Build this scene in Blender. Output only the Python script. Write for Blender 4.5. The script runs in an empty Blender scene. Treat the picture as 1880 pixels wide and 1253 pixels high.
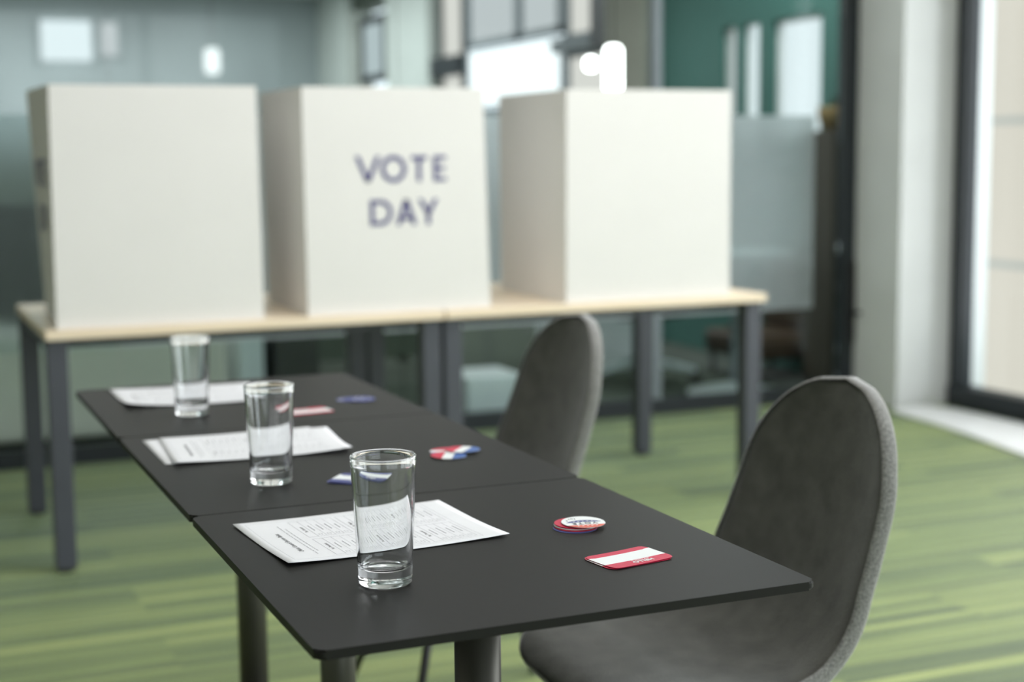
import bpy, bmesh, math, random
from mathutils import Vector, Matrix
random.seed(7)
C = bpy.context.scene.collection
sc = bpy.context.scene
PI = math.pi

# ---------------------------------------------------------------- camera
cam_d = bpy.data.cameras.new('camera')
cam = bpy.data.objects.new('camera', cam_d); C.objects.link(cam)
cam_d.sensor_width = 36.0
cam_d.lens = 52.82
cam_d.clip_start = 0.05
r = Vector((0.91922387, -0.39361749, -0.00963023))      # image right
d = Vector((-0.05706205, -0.10897816, -0.992405))       # image down
f = Vector((0.38957848, 0.91279189, -0.12263594))       # view direction
cam.matrix_world = Matrix(((r.x, -d.x, -f.x, 0), (r.y, -d.y, -f.y, 0), (r.z, -d.z, -f.z, 1.21), (0, 0, 0, 1)))
cam_d.dof.use_dof = True
cam_d.dof.focus_distance = 1.72
cam_d.dof.aperture_fstop = 2.9
sc.camera = cam

# ---------------------------------------------------------------- world, light, exposure
w = bpy.data.worlds.new('sky'); sc.world = w; w.use_nodes = True
bg = w.node_tree.nodes['Background']
bg.inputs[0].default_value = (0.86, 0.94, 1.0, 1)
bg.inputs[1].default_value = 1.75

def area(name, loc, target, sx, sy, power, col=(1, 1, 1)):
    l = bpy.data.lights.new(name, 'AREA'); l.shape = 'RECTANGLE'; l.size = sx; l.size_y = sy
    l.energy = power; l.color = col
    o = bpy.data.objects.new(name, l); C.objects.link(o); o.location = loc
    v = Vector(target) - Vector(loc)
    o.rotation_euler = v.to_track_quat('-Z', 'Y').to_euler()
    return o
# daylight entering by the windows of the right wall and of the wall behind the camera
area('daylight_right_windows', (5.05, 1.5, 1.55), (0, 1.5, 1.55), 7.8, 2.5, 258, (1.0, 0.94, 0.975))
area('daylight_rear_windows', (1.7, -3.3, 1.6), (1.7, 0, 1.6), 3.4, 2.2, 38, (1.0, 0.94, 0.975))
# unseen fill light added under the ceiling to brighten the room
area('room_fill', (1.9, 2.6, 2.93), (1.9, 2.6, 0), 2.4, 3.6, 50, (1.0, 0.94, 0.97))
# added fill lights, unseen, brightening the hall and the teal room behind the glass
area('hall_fill', (1.6, 13.2, 2.93), (1.6, 13.2, 0), 5.0, 4.5, 270, (0.98, 1.0, 1.0))
area('hall_fill', (1.2, 8.6, 2.93), (1.2, 8.6, 0), 4.0, 3.0, 16, (0.98, 1.0, 1.0))
area('teal_room_fill', (4.15, 6.8, 2.93), (4.15, 6.8, 0), 0.8, 0.9, 26, (0.98, 1.0, 1.0))
sc.view_settings.view_transform = 'Standard'
sc.view_settings.look = 'None'
sc.view_settings.exposure = 0.0
sc.view_settings.gamma = 1.0
sc.view_settings.use_curve_mapping = False
sc.cycles.max_bounces = 16
sc.cycles.transmission_bounces = 14
sc.cycles.transparent_max_bounces = 16
sc.cycles.glossy_bounces = 6
sc.cycles.sample_clamp_indirect = 6
sc.cycles.use_denoising = True

# ---------------------------------------------------------------- material helpers
def S(c):   # sRGB 0-255 -> linear
    return tuple((x / 255 / 12.92) if x / 255 <= 0.04045 else ((x / 255 + 0.055) / 1.055) ** 2.4 for x in c) + (1,)
def mat(name, col, rough=0.5, metal=0.0, spec=0.5, **kw):
    m = bpy.data.materials.new(name); m.use_nodes = True
    b = m.node_tree.nodes['Principled BSDF']
    b.inputs['Base Color'].default_value = col if len(col) == 4 else tuple(col) + (1,)
    b.inputs['Roughness'].default_value = rough
    b.inputs['Metallic'].default_value = metal
    b.inputs['Specular IOR Level'].default_value = spec
    for k, v in kw.items():
        b.inputs[k.replace('_', ' ')].default_value = v
    return m
def N(m, t, **kw):
    n = m.node_tree.nodes.new(t)
    for k, v in kw.items(): setattr(n, k, v)
    return n
def L(m, a, b): m.node_tree.links.new(a, b)
def noisy(m, scale, amount, detail=4, bump=0.0, bscale=None, stretch=(1, 1, 1)):
    """multiply the base colour by soft noise and add a fine bump"""
    b = m.node_tree.nodes['Principled BSDF']
    col = tuple(b.inputs['Base Color'].default_value)
    tc = N(m, 'ShaderNodeTexCoord'); mp = N(m, 'ShaderNodeMapping'); mp.inputs['Scale'].default_value = stretch
    L(m, tc.outputs['Object'], mp.inputs[0])
    n = N(m, 'ShaderNodeTexNoise'); n.inputs['Scale'].default_value = scale; n.inputs['Detail'].default_value = detail
    L(m, mp.outputs[0], n.inputs['Vector'])
    rp = N(m, 'ShaderNodeValToRGB')
    lo = tuple(c * (1 - amount) for c in col[:3]) + (1,); hi = tuple(min(1, c * (1 + amount)) for c in col[:3]) + (1,)
    rp.color_ramp.elements[0].color = lo; rp.color_ramp.elements[1].color = hi
    rp.color_ramp.elements[0].position = 0.3; rp.color_ramp.elements[1].position = 0.7
    L(m, n.outputs[0], rp.inputs[0]); L(m, rp.outputs[0], b.inputs['Base Color'])
    if bump:
        n2 = N(m, 'ShaderNodeTexNoise'); n2.inputs['Scale'].default_value = bscale or scale * 4; n2.inputs['Detail'].default_value = 3
        L(m, tc.outputs['Object'], n2.inputs['Vector'])
        bp_ = N(m, 'ShaderNodeBump'); bp_.inputs['Strength'].default_value = bump; bp_.inputs['Distance'].default_value = 0.002
        L(m, n2.outputs[0], bp_.inputs['Height']); L(m, bp_.outputs[0], b.inputs['Normal'])
    return m
def emis(name, col, strength):
    m = bpy.data.materials.new(name); m.use_nodes = True; nt = m.node_tree
    nt.nodes.remove(nt.nodes['Principled BSDF'])
    e = N(m, 'ShaderNodeEmission'); e.inputs[0].default_value = col; e.inputs[1].default_value = strength
    L(m, e.outputs[0], nt.nodes['Material Output'].inputs[0]); return m

# carpet: green planks with fine stripes running along x
def carpet():
    m = mat('carpet', (0.2, 0.3, 0.1), 0.6, spec=0.45, Sheen_Weight=0.42, Sheen_Roughness=0.28, Sheen_Tint=(0.72, 1.0, 0.8, 1))
    b = m.node_tree.nodes['Principled BSDF']
    tc = N(m, 'ShaderNodeTexCoord')
    mp = N(m, 'ShaderNodeMapping'); mp.inputs['Scale'].default_value = (0.10, 9.0, 1)
    L(m, tc.outputs['Object'], mp.inputs[0])
    # planks shift the pattern: brick texture gives a random value per plank
    br = N(m, 'ShaderNodeTexBrick'); br.inputs['Scale'].default_value = 1.0; br.offset = 0.37
    br.inputs['Brick Width'].default_value = 1.0; br.inputs['Row Height'].default_value = 0.25
    br.inputs['Mortar Size'].default_value = 0.0
    br.inputs['Color1'].default_value = (0, 0, 0, 1); br.inputs['Color2'].default_value = (1, 1, 1, 1)
    L(m, tc.outputs['Object'], br.inputs['Vector'])
    sc_ = N(m, 'ShaderNodeVectorMath', operation='SCALE'); sc_.inputs['Scale'].default_value = 6.0
    L(m, br.outputs['Color'], sc_.inputs[0])
    ad = N(m, 'ShaderNodeVectorMath', operation='ADD'); L(m, mp.outputs[0], ad.inputs[0]); L(m, sc_.outputs[0], ad.inputs[1])
    n1 = N(m, 'ShaderNodeTexNoise'); n1.inputs['Scale'].default_value = 2.2; n1.inputs['Detail'].default_value = 4; n1.inputs['Roughness'].default_value = 0.6
    L(m, ad.outputs[0], n1.inputs['Vector'])
    rp = N(m, 'ShaderNodeValToRGB'); e = rp.color_ramp.elements
    e[0].position = 0.37; e[0].color = S((78, 90, 58)); e[1].position = 0.64; e[1].color = S((156, 166, 98))
    k = rp.color_ramp.elements.new(0.5); k.color = S((118, 132, 76))
    L(m, n1.outputs[0], rp.inputs[0])
    mp2 = N(m, 'ShaderNodeMapping'); mp2.inputs['Scale'].default_value = (1.0, 34, 1); L(m, tc.outputs['Object'], mp2.inputs[0])
    n2 = N(m, 'ShaderNodeTexNoise'); n2.inputs['Scale'].default_value = 3.0; n2.inputs['Detail'].default_value = 4; L(m, mp2.outputs[0], n2.inputs['Vector'])
    mr = N(m, 'ShaderNodeMapRange'); mr.inputs['To Min'].default_value = 0.48; mr.inputs['To Max'].default_value = 1.55; L(m, n2.outputs[0], mr.inputs[0])
    mx = N(m, 'ShaderNodeVectorMath', operation='SCALE'); L(m, rp.outputs[0], mx.inputs[0]); L(m, mr.outputs[0], mx.inputs['Scale'])
    L(m, mx.outputs[0], b.inputs['Base Color'])
    n3 = N(m, 'ShaderNodeTexNoise'); n3.inputs['Scale'].default_value = 500; L(m, tc.outputs['Object'], n3.inputs['Vector'])
    bp_ = N(m, 'ShaderNodeBump'); bp_.inputs['Strength'].default_value = 0.5; bp_.inputs['Distance'].default_value = 0.003
    L(m, n3.outputs[0], bp_.inputs['Height']); L(m, bp_.outputs[0], b.inputs['Normal'])
    return m

def thin_glass(name, tint=(0.9, 0.96, 0.95, 1), ior=1.3):
    m = bpy.data.materials.new(name); m.use_nodes = True; nt = m.node_tree
    nt.nodes.remove(nt.nodes['Principled BSDF'])
    t = N(m, 'ShaderNodeBsdfTransparent'); t.inputs[0].default_value = tint
    g = N(m, 'ShaderNodeBsdfGlossy'); g.inputs['Roughness'].default_value = 0.02
    fr = N(m, 'ShaderNodeFresnel'); fr.inputs['IOR'].default_value = ior
    mx = N(m, 'ShaderNodeMixShader'); L(m, fr.outputs[0], mx.inputs[0]); L(m, t.outputs[0], mx.inputs[1]); L(m, g.outputs[0], mx.inputs[2])
    L(m, mx.outputs[0], nt.nodes['Material Output'].inputs[0]); return m
def frosted(name, col, amount=0.3, rough=0.35):
    m = bpy.data.materials.new(name); m.use_nodes = True; nt = m.node_tree
    nt.nodes.remove(nt.nodes['Principled BSDF'])
    g = N(m, 'ShaderNodeBsdfRefraction'); g.inputs['Roughness'].default_value = rough; g.inputs['IOR'].default_value = 1.25; g.inputs[0].default_value = (0.92, 0.97, 0.97, 1)
    df = N(m, 'ShaderNodeBsdfDiffuse'); df.inputs[0].default_value = col
    tr = N(m, 'ShaderNodeBsdfTranslucent'); tr.inputs[0].default_value = col
    m1 = N(m, 'ShaderNodeMixShader'); m1.inputs[0].default_value = 0.5; L(m, df.outputs[0], m1.inputs[1]); L(m, tr.outputs[0], m1.inputs[2])
    # the etched film is slightly cloudy
    tc = N(m, 'ShaderNodeTexCoord'); n = N(m, 'ShaderNodeTexNoise'); n.inputs['Scale'].default_value = 22; n.inputs['Detail'].default_value = 6; L(m, tc.outputs['Object'], n.inputs['Vector'])
    mr = N(m, 'ShaderNodeMapRange'); mr.inputs['To Min'].default_value = amount * 0.5; mr.inputs['To Max'].default_value = amount * 1.5; L(m, n.outputs[0], mr.inputs[0])
    mx = N(m, 'ShaderNodeMixShader'); L(m, mr.outputs[0], mx.inputs[0]); L(m, g.outputs[0], mx.inputs[1]); L(m, m1.outputs[0], mx.inputs[2])
    L(m, mx.outputs[0], nt.nodes['Material Output'].inputs[0]); return m
def wood(name, c1, c2, rough=0.45):
    m = mat(name, c1, rough); b = m.node_tree.nodes['Principled BSDF']
    tc = N(m, 'ShaderNodeTexCoord'); mp = N(m, 'ShaderNodeMapping'); mp.inputs['Scale'].default_value = (1.2, 16, 16); L(m, tc.outputs['Object'], mp.inputs[0])
    n = N(m, 'ShaderNodeTexNoise'); n.inputs['Scale'].default_value = 2.5; n.inputs['Detail'].default_value = 6; n.inputs['Distortion'].default_value = 0.4; L(m, mp.outputs[0], n.inputs['Vector'])
    rp = N(m, 'ShaderNodeValToRGB'); rp.color_ramp.elements[0].color = c1; rp.color_ramp.elements[1].color = c2
    rp.color_ramp.elements[0].position = 0.3; rp.color_ramp.elements[1].position = 0.7
    L(m, n.outputs[0], rp.inputs[0]); L(m, rp.outputs[0], b.inputs['Base Color']); return m

M = {}
M['carpet'] = carpet()
M['hall_floor'] = noisy(mat('hall_carpet', S((84, 92, 84)), 0.95, spec=0.1), 9, 0.2, stretch=(0.3, 6, 1))
M['ceiling'] = noisy(mat('ceiling_paint', (0.86, 0.85, 0.855), 0.9), 3, 0.03)
M['wall'] = noisy(mat('wall_paint', (0.55, 0.57, 0.56), 0.85), 2, 0.04)
M['wall_dark'] = noisy(mat('wall_left_paint', (0.62, 0.59, 0.55), 0.85), 2, 0.05)
M['pillar'] = noisy(mat('pillar_paint', (0.74, 0.76, 0.75), 0.7), 4, 0.03)
M['taupe'] = noisy(mat('taupe_paint', S((165, 164, 152)), 0.8), 4, 0.04)
M['teal'] = noisy(mat('teal_paint', S((66, 112, 104)), 0.7), 2, 0.05)
M['hall_wall'] = noisy(mat('hall_paint', S((158, 168, 170)), 0.8), 1.2, 0.08)
M['palegreen'] = noisy(mat('pale_panel', S((198, 206, 202)), 0.7), 3, 0.04)
M['frame_black'] = noisy(mat('frame_black', S((38, 44, 48)), 0.45, spec=0.4), 20, 0.08)
M['frame_grey'] = noisy(mat('frame_grey', S((120, 130, 135)), 0.5), 20, 0.05)
M['strip'] = noisy(mat('pale_strip', S((246, 248, 248)), 0.4), 8, 0.04)
M['facade'] = mat('facade', S((205, 196, 185)), 0.9)
M['glass_pane'] = thin_glass('glass_pane', (0.94, 0.975, 0.97, 1), 1.25)
M['window_glass'] = thin_glass('window_glass', (0.95, 0.985, 0.98, 1), 1.2)
M['film'] = frosted('frosted_film', (0.72, 0.77, 0.79, 1), 0.46, 0.34)
M['film_left_dim'] = frosted('frosted_film_left_dim', (0.5, 0.56, 0.56, 1), 0.16, 0.3)  # darker, clearer copy of the film: dimmer reflected light put into the colour
M['table_top'] = noisy(mat('black_laminate', S((38, 38, 37)), 0.44, spec=0.1), 60, 0.03, bump=0.03, bscale=900)
M['table_edge'] = mat('laminate_edge', S((22, 22, 18)), 0.5, spec=0.25)
M['pedestal'] = noisy(mat('pedestal_steel', S((78, 77, 70)), 0.38, metal=0.55), 12, 0.05, stretch=(1, 1, 0.2))
M['desk_top'] = wood('pale_birch', S((252, 236, 212)), S((238, 218, 188)))
M['desk_leg'] = noisy(mat('grey_steel', S((72, 75, 83)), 0.45, spec=0.5), 20, 0.04)
M['board'] = noisy(mat('white_board', S((233, 231, 227)), 0.75, spec=0.25), 5, 0.012)
M['navy'] = mat('navy_print', S((60, 58, 122)), 0.6)
M['paper'] = noisy(mat('paper', S((238, 240, 243)), 0.85, spec=0.2), 30, 0.012)
M['ink'] = mat('ink', S((70, 72, 76)), 0.8)
M['ink_thin'] = mat('ink_thin', S((168, 171, 176)), 0.8)
M['red'] = noisy(mat('sticker_red', S((206, 20, 68)), 0.45), 90, 0.06)
M['deepred'] = mat('sticker_deep_red', S((186, 36, 60)), 0.45)
M['orange'] = mat('sticker_orange_red', S((222, 104, 84)), 0.5)
M['blue'] = mat('sticker_blue', S((66, 74, 138)), 0.45)
M['midblue'] = mat('sticker_mid_blue', S((60, 102, 172)), 0.45)
M['sticker_white'] = mat('sticker_white', S((238, 243, 243)), 0.5)
M['leg_black'] = mat('leg_black', (0.012, 0.012, 0.012), 0.4)
M['lamp'] = emis('lamp_glow', (1.0, 1.0, 0.98, 1), 9.0)
M['sky_bright'] = emis('sky_bright', (0.93, 0.98, 1.0, 1), 1.5)
M['sky_soft'] = emis('sky_soft', (0.88, 0.97, 1.0, 1), 0.95)
M['lamp_soft'] = emis('lamp_soft', (0.95, 1.0, 1.0, 1), 1.3)
M['sky_mid'] = emis('sky_mid', (0.93, 0.98, 1.0, 1), 0.62)
M['sky_cream'] = emis('sky_cream', (1.0, 0.96, 0.9, 1), 0.78)
M['sky_blue'] = emis('sky_blue', (0.85, 0.97, 1.0, 1), 0.6)
M['dark_green'] = noisy(mat('dark_green_panel', S((70, 80, 70)), 0.7), 3, 0.1)
M['beige_cab'] = noisy(mat('beige_cabinet', S((240, 240, 226)), 0.6), 3, 0.04)
M['black_mat'] = noisy(mat('black_plastic', S((40, 42, 44)), 0.5), 10, 0.1)
M['white_plastic'] = noisy(mat('white_plastic', S((225, 235, 235)), 0.35), 10, 0.02)
M['brown'] = noisy(mat('brown_leather', S((78, 62, 46)), 0.5), 12, 0.15)
M['dark_wood'] = noisy(mat('dark_wood', S((72, 66, 54)), 0.55), 8, 0.15, stretch=(1, 1, 0.1))
M['basket'] = noisy(mat('basket', S((140, 118, 74)), 0.8), 60, 0.25)
M['leaf'] = noisy(mat('leaf', S((52, 72, 48)), 0.5), 30, 0.3)

# drinking glass
g = bpy.data.materials.new('clear_glass'); g.use_nodes = True; g.node_tree.nodes.remove(g.node_tree.nodes['Principled BSDF'])
gl = N(g, 'ShaderNodeBsdfGlass'); gl.inputs['IOR'].default_value = 1.5; gl.inputs['Roughness'].default_value = 0.0; gl.inputs[0].default_value = (0.99, 0.995, 0.998, 1)
L(g, gl.outputs[0], g.node_tree.nodes['Material Output'].inputs[0]); M['glass'] = g

# velvet upholstery
v = mat('charcoal_velvet', S((84, 84, 79)), 0.95, spec=0.15)
b = v.node_tree.nodes['Principled BSDF']
b.inputs['Sheen Weight'].default_value = 0.5; b.inputs['Sheen Roughness'].default_value = 0.35; b.inputs['Sheen Tint'].default_value = (0.86, 0.9, 0.9, 1)
noisy(v, 26, 0.2, detail=8, bump=0.6, bscale=420); M['velvet'] = v
v2 = mat('lit_edge_velvet', S((120, 120, 116)), 0.95, spec=0.15, Sheen_Weight=1.0, Sheen_Roughness=0.4)  # same velvet made paler: light caught along the rim put into the colour
noisy(v2, 300, 0.45, bump=0.6, bscale=500); M['velvet_lit_edge'] = v2

# facade joints
def facade_joints():
    m = M['facade']; b = m.node_tree.nodes['Principled BSDF']
    tc = N(m, 'ShaderNodeTexCoord'); sp = N(m, 'ShaderNodeSeparateXYZ'); L(m, tc.outputs['Object'], sp.inputs[0])
    cb = N(m, 'ShaderNodeCombineXYZ'); L(m, sp.outputs['Y'], cb.inputs['X']); L(m, sp.outputs['Z'], cb.inputs['Y'])
    br = N(m, 'ShaderNodeTexBrick'); br.offset = 0.0; br.inputs['Scale'].default_value = 1.0
    br.inputs['Brick Width'].default_value = 1.9; br.inputs['Row Height'].default_value = 1.3; br.inputs['Mortar Size'].default_value = 0.035; br.inputs['Mortar Smooth'].default_value = 0.3
    br.inputs['Color1'].default_value = S((214, 196, 180)); br.inputs['Color2'].default_value = S((204, 196, 182)); br.inputs['Mortar'].default_value = S((172, 168, 160))
    L(m, cb.outputs[0], br.inputs['Vector']); L(m, br.outputs['Color'], b.inputs['Base Color'])
facade_joints()

# ---------------------------------------------------------------- geometry helpers
def new_bm(): return bmesh.new()
def add_box(bm, x0, x1, y0, y1, z0, z1, bevel=0.0, seg=2):
    vs = [bm.verts.new(p) for p in ((x0,y0,z0),(x1,y0,z0),(x1,y1,z0),(x0,y1,z0),(x0,y0,z1),(x1,y0,z1),(x1,y1,z1),(x0,y1,z1))]
    fs = [bm.faces.new([vs[i] for i in q]) for q in ((0,3,2,1),(4,5,6,7),(0,1,5,4),(1,2,6,5),(2,3,7,6),(3,0,4,7))]
    if bevel:
        es = list({e for f_ in fs for e in f_.edges})
        bmesh.ops.bevel(bm, geom=es, offset=bevel, segments=seg, affect='EDGES', profile=0.5)
def add_hexa(bm, b4, t4):
    vs = [bm.verts.new(p) for p in list(b4) + list(t4)]
    for q in ((0,3,2,1),(4,5,6,7),(0,1,5,4),(1,2,6,5),(2,3,7,6),(3,0,4,7)): bm.faces.new([vs[i] for i in q])
def add_tube(bm, pts, rad, seg=12, cap=True, radii=None):
    pts = [Vector(p) for p in pts]; rings = []
    up = Vector((0, 0, 1))
    for i, p in enumerate(pts):
        t = (pts[min(i+1, len(pts)-1)] - pts[max(i-1, 0)]).normalized()
        a = t.cross(up)
        if a.length < 1e-3: a = t.cross(Vector((1, 0, 0)))
        a.normalize(); c = t.cross(a).normalized()
        R_ = radii[i] if radii else rad
        rings.append([bm.verts.new(p + a*math.cos(2*PI*k/seg)*R_ + c*math.sin(2*PI*k/seg)*R_) for k in range(seg)])
    for i in range(len(rings)-1):
        for k in range(seg):
            bm.faces.new((rings[i][k], rings[i][(k+1)%seg], rings[i+1][(k+1)%seg], rings[i+1][k]))
    if cap: bm.faces.new(rings[0][::-1]); bm.faces.new(rings[-1])
def add_lathe(bm, prof, seg=64, cx=0, cy=0, closed=False):
    rings = []
    for rr, z in prof:
        if rr < 1e-6: rings.append([bm.verts.new((cx, cy, z))])
        else: rings.append([bm.verts.new((cx+rr*math.cos(2*PI*k/seg), cy+rr*math.sin(2*PI*k/seg), z)) for k in range(seg)])
    for i in range(len(rings)-1):
        a, c = rings[i], rings[i+1]
        for k in range(seg):
            k2 = (k+1) % seg
            if len(a) == 1 and len(c) == 1: continue
            if len(a) == 1: bm.faces.new((a[0], c[k], c[k2]))
            elif len(c) == 1: bm.faces.new((a[k], a[k2], c[0]))
            else: bm.faces.new((a[k], a[k2], c[k2], c[k]))
def add_poly(bm, pts, z0, z1):
    lo = [bm.verts.new((p[0], p[1], z0)) for p in pts]; hi = [bm.verts.new((p[0], p[1], z1)) for p in pts]
    bm.faces.new(lo[::-1]); bm.faces.new(hi); n = len(pts)
    for i in range(n): bm.faces.new((lo[i], lo[(i+1)%n], hi[(i+1)%n], hi[i]))
def obj(name, bm, m, parent=None, smooth=False, loc=None):
    bmesh.ops.recalc_face_normals(bm, faces=bm.faces[:])
    me = bpy.data.meshes.new(name); bm.to_mesh(me); bm.free()
    for mm in (m if isinstance(m, (list, tuple)) else [m]): me.materials.append(mm)
    o = bpy.data.objects.new(name, me); C.objects.link(o)
    if smooth:
        for p in me.polygons: p.use_smooth = True
    if parent is not None: o.parent = parent
    if loc: o.location = loc
    return o
def tag(o, label, cat, group=None, kind=None):
    o['label'] = label; o['category'] = cat
    if group: o['group'] = group
    if kind: o['kind'] = kind
    return o
def thing(name, label, cat, loc=(0, 0, 0), rz=0.0, group=None):
    o = bpy.data.objects.new(name, None); C.objects.link(o); o.location = loc; o.rotation_euler = (0, 0, rz)
    o.empty_display_size = 0.05
    return tag(o, label, cat, group)
def struct(name, bm, m, parent=None, label=None):
    o = obj(name, bm, m, parent)
    if parent is None: o['kind'] = 'structure'
    if label: o['label'] = label
    return o
def sempty(name, loc=(0, 0, 0)):
    o = bpy.data.objects.new(name, None); C.objects.link(o); o.location = loc; o['kind'] = 'structure'; return o
def box_obj(name, m, dims, parent=None, bevel=0.0, st=False):
    bm = new_bm(); add_box(bm, *dims, bevel=bevel)
    return struct(name, bm, m, parent) if st else obj(name, bm, m, parent)
def dup(root, loc, rz=None, label=None):
    r_ = root.copy(); C.objects.link(r_); r_.location = loc
    if rz is not None: r_.rotation_euler = (0, 0, rz)
    if label: r_['label'] = label
    for ch in list(root.children):
        c = ch.copy(); C.objects.link(c); c.parent = r_
        for g_ in list(ch.children):
            d_ = g_.copy(); C.objects.link(d_); d_.parent = c
    return r_
def text_bm(s, size, offset=0.0, spacing=1.0, align='LEFT'):
    cu = bpy.data.curves.new('t', 'FONT'); cu.body = s; cu.size = size; cu.offset = offset; cu.space_character = spacing; cu.align_x = align
    cu.resolution_u = 3
    o = bpy.data.objects.new('t', cu); C.objects.link(o)
    dg = bpy.context.evaluated_depsgraph_get()
    me = bpy.data.meshes.new_from_object(o.evaluated_get(dg))
    bm = bmesh.new(); bm.from_mesh(me)
    bpy.data.objects.remove(o); bpy.data.curves.remove(cu); bpy.data.meshes.remove(me)
    return bm
def merge(dst, src, fn=lambda v: v, mi=0):
    mp = {vv: dst.verts.new(fn(vv.co.copy())) for vv in src.verts}
    for f_ in src.faces:
        try:
            nf = dst.faces.new([mp[vv] for vv in f_.verts]); nf.material_index = mi
        except ValueError: pass
    src.free()

# ---------------------------------------------------------------- setting: floor, ceiling, walls
X1 = 4.73                       # inner face of the window wall
YP = 6.1                        # glass partition
box_obj('floor', M['carpet'], (-3.6, 4.95, -3.3, 6.12, -0.1, 0.0), st=True)
box_obj('floor_hall', M['hall_floor'], (-3.6, 3.34, 6.12, 16.5, -0.1, 0.0), st=True)
box_obj('floor_teal_room', M['hall_floor'], (3.34, 4.95, 6.12, 16.5, -0.1, 0.0), st=True)
box_obj('ceiling', M['ceiling'], (-3.6, 4.95, -3.3, 16.5, 2.95, 3.1), st=True)
box_obj('wall_left', M['wall_dark'], (-3.75, -3.6, -3.3, 16.5, 0, 3.1), st=True)
# wall behind the camera with a wide window opening
bm = new_bm()
add_box(bm, -3.6, -0.25, -3.15, -3.0, 0, 2.95); add_box(bm, 4.05, 4.73, -3.15, -3.0, 0, 2.95)
add_box(bm, -0.25, 4.05, -3.15, -3.0, 0, 0.45); add_box(bm, -0.25, 4.05, -3.15, -3.0, 2.7, 2.95)
struct('wall_back', bm, M['wall'])
# window wall of the room: only the lintel and the piers between full height windows
bm = new_bm()
add_box(bm, X1, 4.95, -3.15, 5.75, 2.8, 2.95)
add_box(bm, X1, 4.95, -3.15, -2.6, 0, 2.8)
struct('wall_right', bm, M['wall'])
# pillar at the corner between the windows and the partition
box_obj('wall_pillar', M['pillar'], (4.43, 4.95, 5.75, 6.12, 0, 2.95), bevel=0.004, st=True)
# pale floor strip in front of the windows, its far end rounded
bm = new_bm()
pts = [(4.13, 3.0), (4.13, 4.4)]
pts += [(4.17, 4.6), (4.26, 5.0), (4.32, 5.35), (4.33, 5.52), (4.34, 5.62), (4.38, 5.72), (4.5, 5.725), (4.58, 5.70), (4.63, 5.6), (4.64, 5.4), (4.645, 5.2), (4.645, 3.0)]
pts = [(4.13, -2.6)] + pts[1:-1] + [(4.645, -2.6)]
add_poly(bm, pts, 0.001, 0.012); struct('trim_floor_strip', bm, M['strip'])
# windows of the right wall: black frames with panes
def window(name, y0, y1):
    e = sempty(name, (4.76, (y0+y1)/2, 0)); h = (y1-y0)/2
    bm = new_bm()
    add_box(bm, -0.05, 0.04, -h, -h+0.06, 0, 2.8, 0.004); add_box(bm, -0.05, 0.04, h-0.06, h, 0, 2.8, 0.004)
    add_box(bm, -0.06, 0.05, -h, h, 0.0, 0.10, 0.004); add_box(bm, -0.06, 0.05, -h, h, 2.72, 2.8, 0.004)
    obj('window_frame', bm, M['frame_black'], e)
    bm = new_bm(); add_box(bm, -0.004, 0.004, -h+0.055, h-0.055, 0.095, 2.73)
    obj('pane', bm, M['window_glass'], e)
window('window_1', 3.62, 5.72)
window('window_2', 1.52, 3.62)
window('window_3', -0.58, 1.52)
window('window_4', -2.6, -0.58)
e = sempty('window_5', (1.9, -3.08, 0))
bm = new_bm()
for a_ in (-2.15, -0.75, 0.69, 2.09): add_box(bm, a_, a_+0.06, -0.05, 0.05, 0.45, 2.7)
add_box(bm, -2.15, 2.15, -0.05, 0.05, 0.45, 0.52); add_box(bm, -2.15, 2.15, -0.05, 0.05, 2.63, 2.7)
obj('window_frame', bm, M['frame_black'], e)
bm = new_bm(); add_box(bm, -2.13, 2.13, -0.004, 0.004, 0.5, 2.66); obj('pane', bm, M['window_glass'], e)
# white outer reveal and the building across the street
box_obj('trim_outer_reveal', M['pillar'], (4.975, 5.0, 5.83, 6.1, -0.1, 3.2), st=True)
bm = new_bm(); add_box(bm, 0, 0.6, -6, 12, -5, 9)
o = obj('neighbouring_building', bm, M['facade'], loc=(9.5, 8.0, 0.18))
tag(o, 'pale beige building facade with grey joints seen outside the black framed window', 'building')

# ---------------------------------------------------------------- glass partition with door
GR = 4.355
bm = new_bm()
add_box(bm, -3.6, GR, YP, YP+0.05, 0, 0.075, 0.003); add_box(bm, -3.6, 4.43, YP, YP+0.05, 2.86, 2.95)
struct('baseboard_partition', bm, M['frame_black'])
def panel(n, x0, x1, film_to=None):
    e = sempty('wall_partition' if n == 0 else 'wall_partition.%03d' % n, ((x0+x1)/2, YP+0.025, 0)); h = (x1-x0)/2 - 0.003
    bm = new_bm(); add_box(bm, -h, h, -0.005, 0.005, 0.075, 2.86); obj('glass_panel', bm, M['glass_pane'], e)
    bm = new_bm(); add_box(bm, -h, h if film_to is None else film_to-(x0+x1)/2, -0.0095, -0.0065, 0.46, 1.385); obj('frosted_film', bm, M['film'] if n > 1 else M['film_left_dim'], e)
for n, (a_, c_) in enumerate(((-3.6, -1.2), (-1.2, 0.9), (0.9, 2.1), (2.1, 3.325), (3.345, GR))): panel(n, a_, c_, 4.20 if n == 4 else None)
box_obj('trim_partition_post', M['frame_grey'], (3.315, 3.355, YP-0.005, YP+0.055, 0.075, 2.86), st=True)
e = sempty('door_1', (4.385, YP+0.02, 0))
bm = new_bm(); add_box(bm, -0.028, 0.045, -0.03, 0.04, 0, 2.86, 0.004); obj('door_frame', bm, M['frame_black'], e)
bm = new_bm(); add_box(bm, 0.0, 0.04, -0.045, -0.028, 0.28, 0.68, 0.003)
add_tube(bm, [(0.02, -0.04, 0.43), (0.02, -0.075, 0.43), (0.09, -0.085, 0.43)], 0.009, 10)
obj('door_handle', bm, M['leg_black'], e)

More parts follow.
